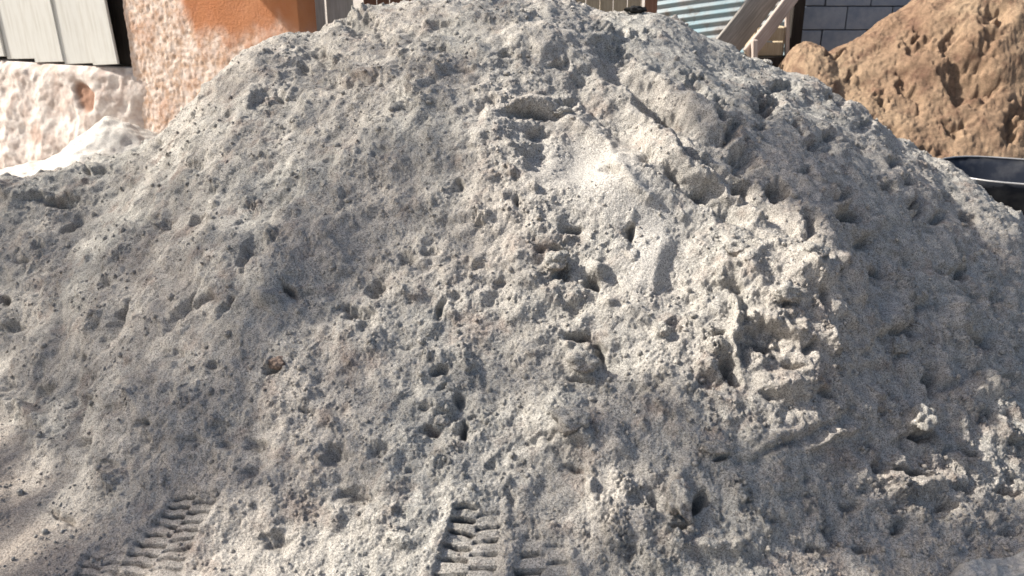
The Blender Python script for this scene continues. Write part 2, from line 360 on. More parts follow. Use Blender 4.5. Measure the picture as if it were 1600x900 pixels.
for (u, v, ru, rv, dp, rot) in pits:
    m = (np.abs(U0 - u) < 1.9 * max(ru, rv)) & (np.abs(V0 - v) < 1.9 * max(ru, rv)) & (front > 0.5)
    if not m.any(): continue
    if u > 1030 and v < 400: dp *= 1.5; ru *= 1.12; rv *= 1.12
    elif max(ru, rv) < 13: dp *= 0.7; ru *= 1.25; rv *= 1.1
    wv = 0.30 * min(ru, rv)
    uu_ = UW[m] + wv * (n_e[m] + 0.7 * n_f[m]); vv_ = VW[m] + wv * (n_f[m] - 0.7 * n_e[m])
    q = ell(u, v, ru * 1.1, rv * 1.1, rot, uu_, vv_)
    D[m] -= dp * 2.0 * PX[m] * (1 - sstep(0.05, 1.2, q)) * np.clip(0.85 - 0.5 * (vv_ - v) / rv, 0.25, 1.5)
lumps = [(908,574,30,20,13,0),(890,682,38,26,12,0),(1062,772,20,44,15,-12),(1425,672,24,17,15,0),(1116,708,22,10,9,0),(1232,606,64,24,13,8),(1228,520,50,14,9,20),
 (1108,580,22,16,9,0),(840,170,50,14,9,6),(420,475,30,16,10,30),(1436,772,48,20,13,5),(868,418,26,20,9,0),(935,430,22,24,9,0),(690,630,50,30,6,0),(925,770,12,30,9,-28),
 (1035,526,12,10,9,0),(560,24,30,10,8,0),(640,150,40,9,6,-20),(1150,420,60,30,8,20),(1270,430,40,26,9,20),(1500,510,46,22,8,20),(1540,620,40,20,9,10),(40,650,60,18,13,30),
 (60,700,80,20,9,20),(1400,500,34,18,8,0),(20,300,60,16,7,0),(1130,860,60,16,8,0),(620,850,40,16,7,0),(1200,700,90,10,6,-25),(1300,690,70,7,6,-25),(1480,860,50,14,9,0),(460,150,40,18,6,0)]
for (u, v, ru, rv, hp, rot) in lumps:
    m = (np.abs(U0 - u) < 1.6 * max(ru, rv)) & (np.abs(V0 - v) < 1.6 * max(ru, rv)) & (front > 0.5)
    if not m.any(): continue
    q = ell(u, v, ru, rv, rot, UW[m], VW[m])
    D[m] += 1.6 * hp * PX[m] * (1 - sstep(0.1, 1.1, q)) * (1 + 0.35 * w3[m])
grooves = [([(905,160),(985,225),(1060,290),(1135,335)],12,8),([(960,125),(1040,180),(1130,240),(1215,295),(1290,350),(1380,420)],13,11),([(1000,165),(1110,265),(1200,335),(1310,400)],11,9),([(1030,110),(1130,180),(1230,250),(1330,330),(1430,420)],13,9),
 ([(880,180),(960,250),(1010,310)],10,-7),([(930,135),(1010,200),(1100,285),(1180,345)],11,-9),([(1080,180),(1180,265),(1290,350),(1350,410)],12,-10),([(990,115),(1080,165),(1180,220),(1290,300),(1400,400)],12,-9),
 ([(470,285),(420,330),(400,400)],8,6),([(560,185),(470,265),(420,300)],9,5),([(330,470),(290,490),(265,520)],6,7),([(200,480),(165,545)],6,7),
 ([(1180,720),(1260,690),(1330,650)],7,5),([(640,150),(700,118)],5,-7),([(1150,470),(1151,575)],6,-10),([(1162,470),(1166,570)],8,8),([(1310,400),(1350,470),(1375,520)],7,-8)]
for pts, wd, dp in grooves:
    us = [p[0] for p in pts]; vv = [p[1] for p in pts]
    m = (U0 > min(us) - 40) & (U0 < max(us) + 40) & (V0 > min(vv) - 40) & (V0 < max(vv) + 40) & (front > 0.5)
    dd, _ = polyd(pts, UW[m], VW[m]); D[m] -= 1.5 * dp * PX[m] * np.exp(-(dd / wd) ** 2)
# shovel-cut step on the sunlit shelf: the shelf drops off to the right
m = (U0 > 930) & (U0 < 1110) & (V0 > 340) & (V0 < 520) & (front > 0.5)
dd, sd_ = polyd([(1052,360),(1030,400),(1018,440),(1012,500)], U0[m] + 3 * n_a[m], V0[m])
fade = np.exp(-((V0[m] - 432) / 62) ** 4)
sdist = -dd * sd_ * 1.0
D[m] += fade * PX[m] * 9 * np.where(sdist < 0, np.exp(-(sdist / 45) ** 2) * 1.0, np.exp(-(sdist / 45) ** 2) * (1 - 2 * sstep(0, 26, sdist)))

# ---- tyre prints: sunken bands with stepped lug marks
tyre = np.zeros_like(Z)
def track(center, wid, pitch, depth, phase=0.0, v_min=0, slant=0.12):
    global D, tyre
    us = [c[0] for c in center]; vv = [c[1] for c in center]
    m = (U0 > min(us) - 110) & (U0 < max(us) + 110) & (V0 > min(vv) - 30) & (V0 < max(vv) + 60) & (Y < 3.2)
    Um, Vm = U0[m] + 4.5 * n_c[m] + 3 * n_a[m], V0[m] + 3.2 * n_d[m] + 3 * n_b[m]
    cu = np.interp(Vm, vv, us); hw = 0.84 * np.interp(Vm, vv, [c[2] for c in center])
    q = (Um - cu) / hw
    fade = sstep(vv[0] - 12, vv[0] + 40, Vm)
    band = (1 - sstep(0.86, 1.04, np.abs(q))) * fade
    ph = np.where(q < 0.05, 0.0, 0.5)
    vg = np.arange(vv[0] - 80, vv[-1] + 120, 1.0)
    cum = np.cumsum(1.0 / np.interp(vg, vv, [c[3] for c in center]))
    s = np.interp(Vm + slant * np.abs(q) * hw * 0.6, vg, cum) + ph + phase
    fr = s - np.floor(s)
    lug = (1 - sstep(0.0, 0.42, fr)) * (1 - sstep(0.93, 1.0, fr)) * (1 - sstep(0.02, 0.16, 0.10 - np.abs(q)))
    lug *= np.where(q < 0, 1.0, 0.45) * np.clip(0.8 + 0.9 * n_a[m] + 0.5 * n_c[m], 0.1, 1.5)
    keep = 1 - 0.75 * band
    D[m] = D[m] * keep - PX[m] * (depth * 0.7 * band + depth * 4.0 * lug * band) + PX[m] * 4 * np.exp(-((np.abs(q) - 1.22) / 0.16) ** 2) * fade
    tyre[m] = np.maximum(tyre[m], band)
track([(312,775,40,13),(290,810,48,14),(255,860,58,15),(222,910,66,16),(180,980,74,18)], 50, 14, 8)
track([(748,790,42,19),(742,830,50,20),(730,880,60,22),(718,960,70,24)], 55, 20, 8, 0.3)
track([(850,845,38,24),(848,890,52,26),(840,970,62,28)], 55, 24, 8, 0.55)
track([(190,848,26,14),(160,880,36,14),(140,950,50,16)], 30, 14, 7, 0.2)

# ---- crumbs and small pits, thrown over the surface
def splat(x0, y0, r, h, e=1.0, sharp=False):
    j0 = np.searchsorted(yr, y0 - r); j1 = np.searchsorted(yr, y0 + r) + 1
    w = 1.0 + 0.62 * y0
    i0 = int((x0 - r) / w * 0.5 * (NX - 1) + 0.5 * (NX - 1)) ; i1 = int((x0 + r) / w * 0.5 * (NX - 1) + 0.5 * (NX - 1)) + 2
    if i0 < 1 or i1 > NX - 1 or j0 < 1 or j1 > NY - 1: return
    sl = (slice(j0, j1), slice(i0, i1))
    q = ((X[sl] - x0 + 0.55 * r * (n_e[sl] + w5[sl])) ** 2 + ((Y[sl] - y0) * 1.15 + 0.55 * r * (n_f[sl] - w5[sl])) ** 2) / (r * r)
    D[sl] += h * np.clip(1 - q, 0, 1) ** (0.5 if sharp else 1.2)
nS = 17000
sy = rng.uniform(1.6, 4.7, nS * 2); sx = rng.uniform(-1, 1, nS * 2) * (0.35 + 0.66 * sy)
jj = np.clip(np.searchsorted(yr, sy), 0, NY - 1); ii = np.clip(((sx / (1 + 0.62 * sy) + 1) * 0.5 * (NX - 1)).astype(int), 0, NX - 1)
dens = np.clip(R_lump[jj, ii] * 0.6 + 0.55 * w1[jj, ii] + 0.04, 0.02, 1) * (1 - tyre[jj, ii])
ok = rng.uniform(0, 1, nS * 2) < dens
sx, sy = sx[ok], sy[ok]
sr = np.clip(0.0050 * np.exp(rng.normal(0.2, 0.45, len(sx))), 0.0045, 0.022)
kind = rng.uniform(0, 1, len(sx))
for a, b, r, kk in zip(sx, sy, sr, kind):
    if kk < 0.80: splat(a, b, r, r * 0.62, sharp=True)
    elif kk < 0.9: splat(a, b, r * 2.2, -r * 0.7)
# bigger broken clods, most of them on the crumbled shoulder right of the middle
nB = 1700
by = rng.uniform(1.7, 4.5, nB); bx_ = rng.uniform(-1, 1, nB) * (0.35 + 0.64 * by)
jj = np.clip(np.searchsorted(yr, by), 0, NY - 1); ii = np.clip(((bx_ / (1 + 0.62 * by) + 1) * 0.5 * (NX - 1)).astype(int), 0, NX - 1)
pb_ = np.clip((R_lump[jj, ii] - 0.62) * 1.2 + 0.5 * w1[jj, ii], 0.0, 1) * (1 - tyre[jj, ii])
for a, b, p_ in zip(bx_, by, pb_):
    if rng.uniform() < p_:
        r = float(np.clip(0.017 * math.exp(rng.normal(0.15, 0.4)), 0.012, 0.05)); splat(a, b, r, r * 0.62)
        splat(a + rng.uniform(-1, 1) * r, b - r * 1.1, r * 0.8, -r * 0.45)

edge = np.minimum(np.minimum(sstep(0, 0.03, xi + 1), sstep(0, 0.03, 1 - xi))[None, :] * np.ones((NY, 1)),
                  np.minimum(sstep(1.25, 1.4, yr), 1 - sstep(6.9, 7.2, yr))[:, None])
calm = 0.45 + 0.55 * inside
PP = np.stack([X, Y, Z], -1) + N * (D * calm)[..., None]
# clods lean out a little over what lies below them
PP[..., 1] -= 0.35 * np.clip(w3, 0, 1) * 0.012 * R_lump * front
PP[..., 2] = np.where(inside < 0.02, np.maximum(PP[..., 2], 0.004), PP[..., 2])
PP[..., 2] = (PP[..., 2] + 0.016) * edge - 0.08 * (1 - edge)
pme = grid_mesh('sand_pile', PP)
earth = (1 - sstep(-0.14, 0.05, S + 0.05 * n_a)) * sstep(0.5, 1.1, -X)
pme.attributes.new('earth', 'FLOAT', 'POINT').data.foreach_set('value', earth.ravel().astype(np.float32))
sunlit_dry = np.clip(gauss(945, 295, 110, 55, 30) + gauss(1010, 400, 40, 70, 8), 0, 1) * front  # pale dried sand, also painted sunlight that brightens the shelf
pme.attributes.new('sunlit_dry', 'FLOAT', 'POINT').data.foreach_set('value', sunlit_dry.ravel().astype(np.float32))
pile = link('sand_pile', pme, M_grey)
tag(pile, 'big heap of lumpy grey sand filling the yard, tyre prints at its foot', 'sand pile')

# look-up from a sight line to the pile's surface
su, sv = U0[::3, ::3], V0[::3, ::3]; fm = (Y[::3, ::3] < YC[::3, ::3])
FU, FV, FP, FN = su[fm], sv[fm], PP[::3, ::3][fm], N[::3, ::3][fm]
def on_pile(u, v):
    i = int(np.argmin((FU - u) ** 2 + (FV - v) ** 2)); return FP[i].astype(float), FN[i].astype(float)

# ---- loose crumbs lying on the pile (too many to count)
def ico(sub):
    bm = bmesh.new(); bmesh.ops.create_icosphere(bm, subdivisions=sub, radius=1)
    V = np.array([v.co[:] for v in bm.verts]); Fc = np.array([[v.index for v in f.verts] for f in bm.faces]); bm.free(); return V, Fc
IV, IF = ico(1)
nC = 9000
cy = rng.uniform(1.7, 4.6, nC * 3); cxx = rng.uniform(-1, 1, nC * 3) * (0.30 + 0.64 * cy)
jj = np.clip(np.searchsorted(yr, cy), 0, NY - 1); ii = np.clip(((cxx / (1 + 0.62 * cy) + 1) * 0.5 * (NX - 1)).astype(int), 0, NX - 1)
ok = rng.uniform(0, 1, nC * 3) < np.clip(R_lump[jj, ii] * 0.45 + 0.5 * w1[jj, ii] - 0.08, 0.02, 1) * (1 - 0.9 * tyre[jj, ii])
jj, ii = jj[ok][:nC], ii[ok][:nC]; nC = len(jj)
cr = np.clip(0.0042 * np.exp(rng.normal(0, 0.45, nC)), 0.0025, 0.014)
cen = PP[jj, ii] + N[jj, ii] * (cr * 0.25)[:, None]
sh = IV[None] * (1 + rng.uniform(-0.28, 0.28, (nC, len(IV), 1))) * rng.uniform(0.7, 1.25, (nC, 1, 3))
CV = cen[:, None, :] + sh * cr[:, None, None]
CF = (IF[None] + (np.arange(nC) * len(IV))[:, None, None]).reshape(-1, 3)
me = bpy.data.meshes.new('crumbs'); CVf = CV.reshape(-1, 3).astype(np.float32)
me.vertices.add(len(CVf)); me.vertices.foreach_set('co', CVf.ravel())
me.loops.add(CF.size); me.loops.foreach_set('vertex_index', CF.ravel().astype(np.int32))
me.polygons.add(len(CF)); me.polygons.foreach_set('loop_start', np.arange(len(CF), dtype=np.int32) * 3)
me.polygons.foreach_set('use_smooth', np.ones(len(CF), bool)); me.update(calc_edges=True)
tag(link('crumbs', me, M_grey, pile), kind='stuff')

# ------------------------------------------------------------------ clods lying on the pile
IV3, IF3 = ico(4)
def clod(u, v, ru, rv, label, mat=M_grey, seed=0, sink=0.25, tall=0.8, group='loose clods on the grey pile'):
    p, n = on_pile(u, v); px = (p[1] * CP + (CAM_H - p[2]) * SP) / F
    rx, ry = ru * px, rv * px * 1.15
    nx_, ny_, nz_ = IV3[:, 0], IV3[:, 1], IV3[:, 2]
    d = 1 + 0.55 * perlin(nx_, ny_, nz_, 1.2, seed) + 0.30 * perlin(nx_, ny_, nz_, 2.9, seed + 1) + 0.22 * (0.4 - np.abs(perlin(nx_, ny_, nz_, 6.5, seed + 2))) + 0.09 * perlin(nx_, ny_, nz_, 14, seed + 3)
    V = IV3 * d[:, None] * np.array([rx, ry, tall * min(rx, ry)])
    o = link('sand_clod', raw_mesh('sand_clod', V, IF3.tolist(), True), mat)
    q = Vector(n).to_track_quat('Z', 'Y'); o.rotation_mode = 'QUATERNION'; o.rotation_quaternion = q
    o.location = Vector(p) + Vector(n) * (tall * min(rx, ry) * (0.15 - sink))
    tag(o, label, 'clod', group); return o
clod(908, 580, 22, 14, 'grey clod under the dark arched hollow left of the sunlit lumps', seed=31)
clod(1035, 526, 11, 8, 'small brownish clod just below the smooth cut in the sunlit shelf', seed=35)
clod(1424, 670, 22, 15, 'round grey clod with a dark underside on the lower right slope', seed=39)
clod(1115, 708, 20, 9, 'flat clod just above right of the deep crack near the foot', seed=43)
clod(1058, 790, 17, 27, 'long tongue of sand hanging beside the deep dark crack near the foot', seed=47, tall=1.0)
clod(890, 672, 26, 17, 'warm brown lump with a sunlit rim at the middle of the lower slope', seed=51)
clod(437, 576, 13, 8, 'rusty brown clod on the left face of the pile', M_rust, seed=55, sink=0.6)
clod(690, 662, 15, 10, 'knobbly grey clod in the crumbled patch below the middle', seed=59)
clod(712, 612, 12, 8, 'small grey clod at the top of the crumbled patch below the middle', seed=63)
clod(1228, 470, 20, 12, 'sunlit clod above the big hollow in the lumpy shoulder', seed=67)
clod(1150, 395, 18, 12, 'sunlit clod at the upper left end of the lumpy shoulder', seed=71)
clod(1265, 410, 17, 12, 'sunlit clod at the upper right end of the lumpy shoulder', seed=75)
clod(1405, 545, 17, 12, 'squarish grey clod half buried right of the lumpy shoulder', seed=79)
clod(866, 418, 17, 12, 'grey clod between the dark holes at the left edge of the sunlight', seed=83)
clod(1197, 106, 9, 7, 'small clod on the skyline below the leaning planks', seed=87)
clod(880, 182, 14, 8, 'clod beside the dark hole near the top of the pile', seed=91)

# ------------------------------------------------------------------ paler sand spilled at the lower right corner
sh_u = np.linspace(0, 1, 180); sh_v = np.linspace(0, 1, 100)
A, B_ = at_z(1400, 940, 0.05), at_z(1760, 905, 0.05)
C_, Dq = at_z(1480, 872, 0.07), at_z(1740, 835, 0.08)
SU, SV = np.meshgrid(sh_u, sh_v)
base = (1 - SV)[..., None] * ((1 - SU)[..., None] * A + SU[..., None] * B_) + SV[..., None] * ((1 - SU)[..., None] * C_ + SU[..., None] * Dq)
sink = np.minimum(np.minimum(sstep(0, 0.22, SU), sstep(0, 0.22, 1 - SU)), np.minimum(sstep(0, 0.3, SV), sstep(0, 0.3, 1 - SV)))
bx3, by3 = base[..., 0], base[..., 1]
base[..., 2] += -0.055 + 0.065 * sink + 0.026 * perlin(bx3, by3, bx3 * 0, 7, 5) + 0.016 * (0.4 - np.abs(perlin(bx3, by3, bx3 * 0, 17, 6))) + 0.007 * perlin(bx3, by3, bx3 * 0, 45, 7)
tag(link('sand_spill', grid_mesh('sand_spill', base), M_spill), 'low smooth spill of paler sand in the lower right corner', 'sand spill')

# ------------------------------------------------------------------ orange wall with its rough plinth and white boards, back left
WA = math.radians(27); wn_ = np.array([-math.sin(WA), -math.cos(WA), 0.0]); wt = np.array([math.cos(WA), -math.sin(WA), 0.0]); W0 = np.array([-1.43, 6.05, 0.0])
def on_wall(u, v, out=0.0):
    d = ray(u, v); o_ = np.array([0, 0, CAM_H]); t = np.dot(W0 + wn_ * out - o_, wn_) / np.dot(d, wn_); p = o_ + d * t
    return np.dot(p - W0, wt), p[2]                                   # along the wall, height
def wall_sheet(name, s0, s1, z0, z1, out, mat, ds, disp, peel, thick):
    ns, nz = int((s1 - s0) / ds), int((z1 - z0) / ds)
    s_, z_ = np.meshgrid(np.linspace(s0, s1, ns), np.linspace(z0, z1, nz))
    pl = peel(s_, z_); dd = out + disp(s_, z_, pl)
    P = np.stack([s_, -dd, z_], -1)                                   # local: x along wall, -y outwards
    # wrap round to a closed slab
    ring = lambda Q: Q
    top = P[-1:].copy(); top[..., 1] = thick; bot = P[:1].copy(); bot[..., 1] = thick
    P = np.concatenate([bot, P, top], 0)
    l = P[:, :1].copy(); l[..., 1] = thick; r = P[:, -1:].copy(); r[..., 1] = thick
    P = np.concatenate([l, P, r], 1)
    pl = np.pad(pl, 1, mode='edge')
    me = grid_mesh(name, P); at = me.attributes.new('peel', 'FLOAT', 'POINT'); at.data.foreach_set('value', pl.ravel().astype(np.float32))
    o = link(name, me, mat); o.location = W0; o.rotation_euler = (0, 0, -WA); return o
sR = on_wall(467, 30)[0]; sG = on_wall(196, 40)[0]
uvw = lambda s, z: project(W0[0] + s * wt[0], W0[1] + s * wt[1], z)
def peel_o(s, z):
    n = perlin(s, z, s * 0, 2.3, 31) * 0.5 + perlin(s, z, s * 0, 6, 32) * 0.35 + perlin(s, z, s * 0, 15, 33) * 0.2
    edge_z = np.interp(s, [on_wall(200, 0)[0], on_wall(285, 0)[0], on_wall(300, 0)[0], on_wall(420, 0)[0], on_wall(450, 0)[0]], [2.6, 1.5, on_wall(300, 62)[1], on_wall(410, 45)[1], on_wall(450, 75)[1]])
    return sstep(-0.16, 0.22, (edge_z - z) + 0.30 * n) * np.clip(0.75 + 1.0 * n + 0.25, 0.3, 1)
def disp_o(s, z, p):
    streak = perlin(s * 0.8 + z * 0.6, z * 0.7 - s * 0.55, s * 0, 16, 34)
    return -0.010 * p + p * (0.010 * (0.4 - np.abs(streak)) + 0.006 * perlin(s, z, s * 0, 34, 35)) + 0.005 * perlin(s, z, s * 0, 5, 36)
o = wall_sheet('orange_wall', sG, sR, -0.1, 2.7, 0.0, M_orange, 0.012, disp_o, peel_o, 0.18)
tag(o, 'orange painted plaster wall peeling to rough pale plaster, behind the pile', 'wall')
sL = on_wall(-330, 40)[0]; zl = on_wall(60, 100, 0.10)[1]; sP = on_wall(246, 150)[0]
def peel_p(s, z):
    u, v = uvw(s, z); n = perlin(s, z, s * 0, 5, 41)
    hole = 1 - sstep(0.6, 1.1, ell(152, 152, 15, 21, -15, u + 16 * n, v + 14 * n))
    hole2 = 0.6 * (1 - sstep(0.5, 1.2, ell(82, 205, 14, 16, 20, u + 8 * n, v + 8 * n)))
    return np.clip(np.maximum(hole, hole2) + 0.30 * np.clip(perlin(s, z, s * 0, 3, 42) - 0.15, 0, 1), 0, 1)
def disp_p(s, z, p):
    streak = perlin(s * 0.8 + z * 0.6, z * 0.7 - s * 0.55, s * 0, 8, 44)
    u, v = uvw(s, z)
    hole = 1 - sstep(0.6, 1.1, ell(152, 152, 15, 21, -15, u + 16 * perlin(s, z, s * 0, 5, 41), v + 14 * perlin(s, z, s * 0, 5, 41)))
    rise = 0.10 * (1 - sstep(0.0, 0.9, z))
    return -0.13 * sstep(sP - 0.7, sP - 0.05, s) + rise * (1 - sstep(sP - 0.6, sP, s)) + 0.026 * (0.4 - np.abs(streak)) + 0.035 * perlin(s, z, s * 0, 4, 43) + 0.007 * perlin(s, z, s * 0, 26, 45) - 0.03 * hole - 0.05 * sstep(zl - 0.10, zl, z) ** 2
o = wall_sheet('plaster_plinth', sL, sP, -0.1, zl, 0.10, M_plaster, 0.014, disp_p, peel_p, 0.15)
tag(o, 'low wall of rough flaking pale plaster below the white boards', 'low wall')
# near-black backing behind the boards, its colour gives the shade in the gap
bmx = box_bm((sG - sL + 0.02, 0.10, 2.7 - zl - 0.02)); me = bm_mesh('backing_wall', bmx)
o = link('gap_shade_backing', me, M_wood_gap_shade)
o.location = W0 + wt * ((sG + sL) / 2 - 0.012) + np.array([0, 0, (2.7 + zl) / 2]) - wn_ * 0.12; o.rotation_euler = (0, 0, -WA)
tag(o, 'black panel in place of the shade in the gap between the white boards and the orange wall', 'panel')
wb = empty('white_boarding', W0 + wt * on_wall(90, 95)[0] + np.array([0, 0, zl]), (0, 0, -WA))
tag(wb, 'white painted upright boards above the rough low wall at far left', 'boarding')
edges_u = [-330, -250, -160, -75, 6, 50, 94, 138, 176]
for i in range(len(edges_u) - 1):
    a = on_wall(edges_u[i], 50)[0]; b = on_wall(edges_u[i + 1], 50)[0]; s_mid = on_wall(90, 95)[0]
    h = 2.6 - zl - 0.01
    me = bm_mesh('board', box_bm((b - a + 0.012, 0.022, h), 0.004))
    c = link('board', me, M_white, wb); c.location = ((a + b) / 2 - s_mid, -0.03 - 0.012 * (i % 2) - random.uniform(0, 0.006), h / 2 + 0.012 + random.uniform(0, 0.012))
    c.rotation_euler = (random.uniform(-0.006, 0.006), -0.02 - 0.008 * i, random.uniform(-0.03, 0.03))

# pale sunlit sand spilled against that wall
hx = np.linspace(-6.2, -1.4, 260); hy = np.linspace(4.9, 7.9, 160); HX, HY = np.meshgrid(hx, hy)
ck = [at_y(u, v, 6.3) for u, v in [(-400, 330), (-150, 300), (0, 268), (70, 252), (95, 238), (125, 206), (160, 178), (200, 190), (245, 212), (320, 250), (420, 330)]]
HC = np.interp(HX, [p[0] for p in ck], [max(p[2], 0) for p in ck]); HC = np.apply_along_axis(lambda r: np.convolve(np.pad(r, 4, mode='edge'), np.ones(9) / 9, 'valid'), 1, HC)
HZ = HC * (1 - np.clip(np.abs(HY - 6.3) / 1.35, 0, 1) ** 1.3) + 0.05 * perlin(HX, HY, HX * 0, 2.6, 51) + 0.035 * perlin(HX, HY, HX * 0, 7, 52) + 0.016 * perlin(HX, HY, HX * 0, 26, 53) - 0.03
bord = np.minimum(np.minimum(HX - hx[0], hx[-1] - HX), np.minimum(HY - hy[0], hy[-1] - HY)); HZ -= 0.12 * (1 - sstep(0, 0.25, bord))
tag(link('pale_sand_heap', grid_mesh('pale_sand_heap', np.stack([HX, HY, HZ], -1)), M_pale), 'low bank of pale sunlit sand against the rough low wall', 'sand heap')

# ------------------------------------------------------------------ wooden fence behind the top of the pile
FY = 7.3
fe = empty('wooden_fence', (0, FY, 0)); tag(fe, 'upright plank fence with grey and tan boards behind the crest', 'fence')
def plank(u0, u1, mat, dy=0.0, h=2.5, lean=0.0, name='board', th=0.025):
    a, b = at_y(u0, 10, FY)[0], at_y(u1, 10, FY)[0]
    bm = box_bm((b - a - 0.006, th, h), 0.004, 0.0)
    c = link(name, bm_mesh(name, bm), mat, fe); c.location = ((a + b) / 2, dy, h / 2 - 0.02); c.rotation_euler = (0, lean, 0); return c
plank(466, 509, M_wood_beige, -0.03); plank(510, 553, M_wood_beige, -0.01)
uu = 568
while uu < 1002:
    w_ = random.choice([21, 20, 19, 22])
    plank(uu, min(uu + w_, 1003), M_wood_brown if uu < 735 else M_wood_tan, random.uniform(-0.012, 0.012)); uu += w_
plank(1006, 1025, M_wood_brown, -0.05, name='post', th=0.07)
c = link('rail', bm_mesh('rail', box_bm((at_y(1025, 10, FY)[0] - at_y(466, 10, FY)[0], 0.04, 0.09), 0.004)), M_wood_gap_shade, fe)
c.location = ((at_y(1025, 10, FY)[0] + at_y(466, 10, FY)[0]) / 2, 0.06, 0.5)
c = c.copy(); COL.objects.link(c); c.location.z = 1.9
# black rag caught at the fence foot
p = at_y(996, 20, 5.4)
bm = bmesh.new(); bmesh.ops.create_icosphere(bm, subdivisions=3, radius=1)
for v in bm.verts:
    v.co = Vector((v.co.x * 0.045, v.co.y * 0.035, v.co.z * 0.016)) * (1 + 0.4 * math.sin(v.co.x * 5) * math.cos(v.co.y * 7 + v.co.z * 4))
o = link('black_scrap', bm_mesh('black_scrap', bm, True), M_black); pp, nn = on_pile(992, 27); o.location = Vector(pp) + Vector((0, 0.02, 0.02))
tag(o, 'small black scrap on the crest in front of the tan boards', 'scrap')

# unseen tin eave, added to shade the end of the orange wall
ev = empty('added_tin_eave', (0, 0, 0)); tag(ev, 'unseen tin eave added to shade the right end of the orange wall', 'eave')
e0, e1 = on_wall(392, 0)[0] - 0.74, sR + 0.15
na, nb = 160, 12
ea, eb = np.meshgrid(np.linspace(e0, e1, na), np.linspace(-0.15, 0.6, nb))
ev.location = W0; ev.rotation_euler = (0, 0, -WA)
c = link('sheet', grid_mesh('sheet', np.stack([ea, -eb, 2.22 - 0.1 * eb + 0.012 * np.sin(ea * 80)], -1)), M_metal, ev)
md = c.modifiers.new('thickness', 'SOLIDIFY'); md.thickness = 0.003
c = link('beam', bm_mesh('beam', box_bm((e1 - e0 - 0.04, 0.06, 0.07), 0.005)), M_wood_gap_shade, ev); c.location = ((e0 + e1) / 2, -0.5, 2.115)

# ------------------------------------------------------------------ corrugated sheet
cw, ch = 1.75, 2.2
nu, nv = 30, 400
a_, b_ = np.meshgrid(np.linspace(-cw / 2, cw / 2, nu), np.linspace(0, ch, nv))
per = 0.078
CP_ = np.stack([a_, 0.011 * np.sin(b_ / per * 2 * math.pi) + 0.01 * np.sin(a_ * 3), b_], -1)
o = link('corrugated_sheet', grid_mesh('corrugated_sheet', CP_), M_metal)
pc = at_y(1030, 30, 7.9); o.location = (pc[0] + cw / 2 + 0.0, 7.9, -0.15); o.rotation_euler = (math.radians(-16), math.radians(-8.5), math.radians(-22))
md = o.modifiers.new('thickness', 'SOLIDIFY'); md.thickness = 0.002
tag(o, 'blue grey corrugated metal sheet right of the fence', 'metal sheet')

# ------------------------------------------------------------------ leaning planks, crate, pole and dark doorway
def beam(name, pa, pb, wid, th, mat, label, cat, roll=0.0, group=None):
    pa, pb = Vector(pa), Vector(pb); L = (pb - pa).length
    bm = box_bm((wid, th, L), 0.005, 0.0)
    bmesh.ops.subdivide_edges(bm, edges=[e for e in bm.edges if abs((e.verts[0].co - e.verts[1].co).z) > L * 0.5], cuts=6)
    for v in bm.verts: v.co.x += 0.006 * math.sin(v.co.z * 6); v.co.y += 0.004 * math.sin(v.co.z * 4.3 + 1)
    o = link(name, bm_mesh(name, bm), mat); o.location = (pa + pb) / 2
    o.rotation_mode = 'QUATERNION'; o.rotation_quaternion = (pb - pa).to_track_quat('Z', 'Y') @ Matrix.Rotation(roll, 3, 'Z').to_quaternion()
    tag(o, label, cat, group); return o
pa, pb = at_y(1098, 120, 7.0), at_y(1262, -90, 7.35)
beam('leaning_plank', pa, pb, 0.24, 0.03, M_wood_grey, 'wide weathered grey plank leaning over the corrugated sheet', 'plank', math.radians(90), 'leaning planks')
pa, pb = at_y(1168, 86, 6.85), at_y(1288, -70, 7.2)
beam('leaning_plank', pa, pb, 0.12, 0.03, M_wood_pink, 'narrow bleached plank leaning in front of the wide grey plank', 'plank', math.radians(90), 'leaning planks')
pa, pb = at_y(1175, 190, 6.82), at_y(1178, 62, 6.82)
beam('wooden_stake', pa, pb, 0.07, 0.04, M_wood_pink, 'short upright stake under the foot of the bleached plank', 'stake', math.radians(0))
pa, pb = at_y(1229, 200, 7.5), at_y(1229, -60, 7.5)
beam('pale_pole', pa, pb, 0.035, 0.035, M_wood_pink, 'thin pale upright pole in the dark gap beside the block wall', 'pole')
pc = at_y(1197, 72, 7.55)
cr_ = empty('wooden_crate', (pc[0], 7.6, 0)); tag(cr_, 'old brown wooden box standing below the leaning planks', 'box')
zlo = at_y(1197, 88, 7.46)[2]
for zc, hh in ((zlo + 0.06, 0.115), (zlo + 0.18, 0.115)):
    c = link('slat', bm_mesh('slat', box_bm((0.22, 0.02, hh - 0.008), 0.004)), M_wood_tan, cr_); c.location = (0, -0.14, zc)
c = link('side', bm_mesh('side', box_bm((0.02, 0.28, 0.24), 0.004)), M_wood_tan, cr_); c.location = (0.12, 0.01, zlo + 0.12)
c = link('side', c.data, M_wood_tan, cr_); c.location = (-0.12, 0.01, zlo + 0.12)
c = link('shade_block', bm_mesh('shade_block', box_bm((0.34, 0.34, zlo - 0.01), 0.004)), M_wood_gap_shade, cr_); c.location = (0.02, 0.0, zlo / 2)  # near-black block painted as the shade under the box
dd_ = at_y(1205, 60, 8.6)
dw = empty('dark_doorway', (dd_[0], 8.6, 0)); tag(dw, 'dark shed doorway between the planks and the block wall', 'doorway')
c = link('panel', bm_mesh('panel', box_bm((1.2, 0.04, 2.6), 0.004)), M_wood_gap_shade, dw); c.location = (0, 0, 1.3)  # near-black colour carries the shade of the interior
c = link('roof', bm_mesh('roof', box_bm((1.3, 1.3, 0.04), 0.004)), M_wood_gap_shade, dw); c.location = (0, -0.65, 2.5)
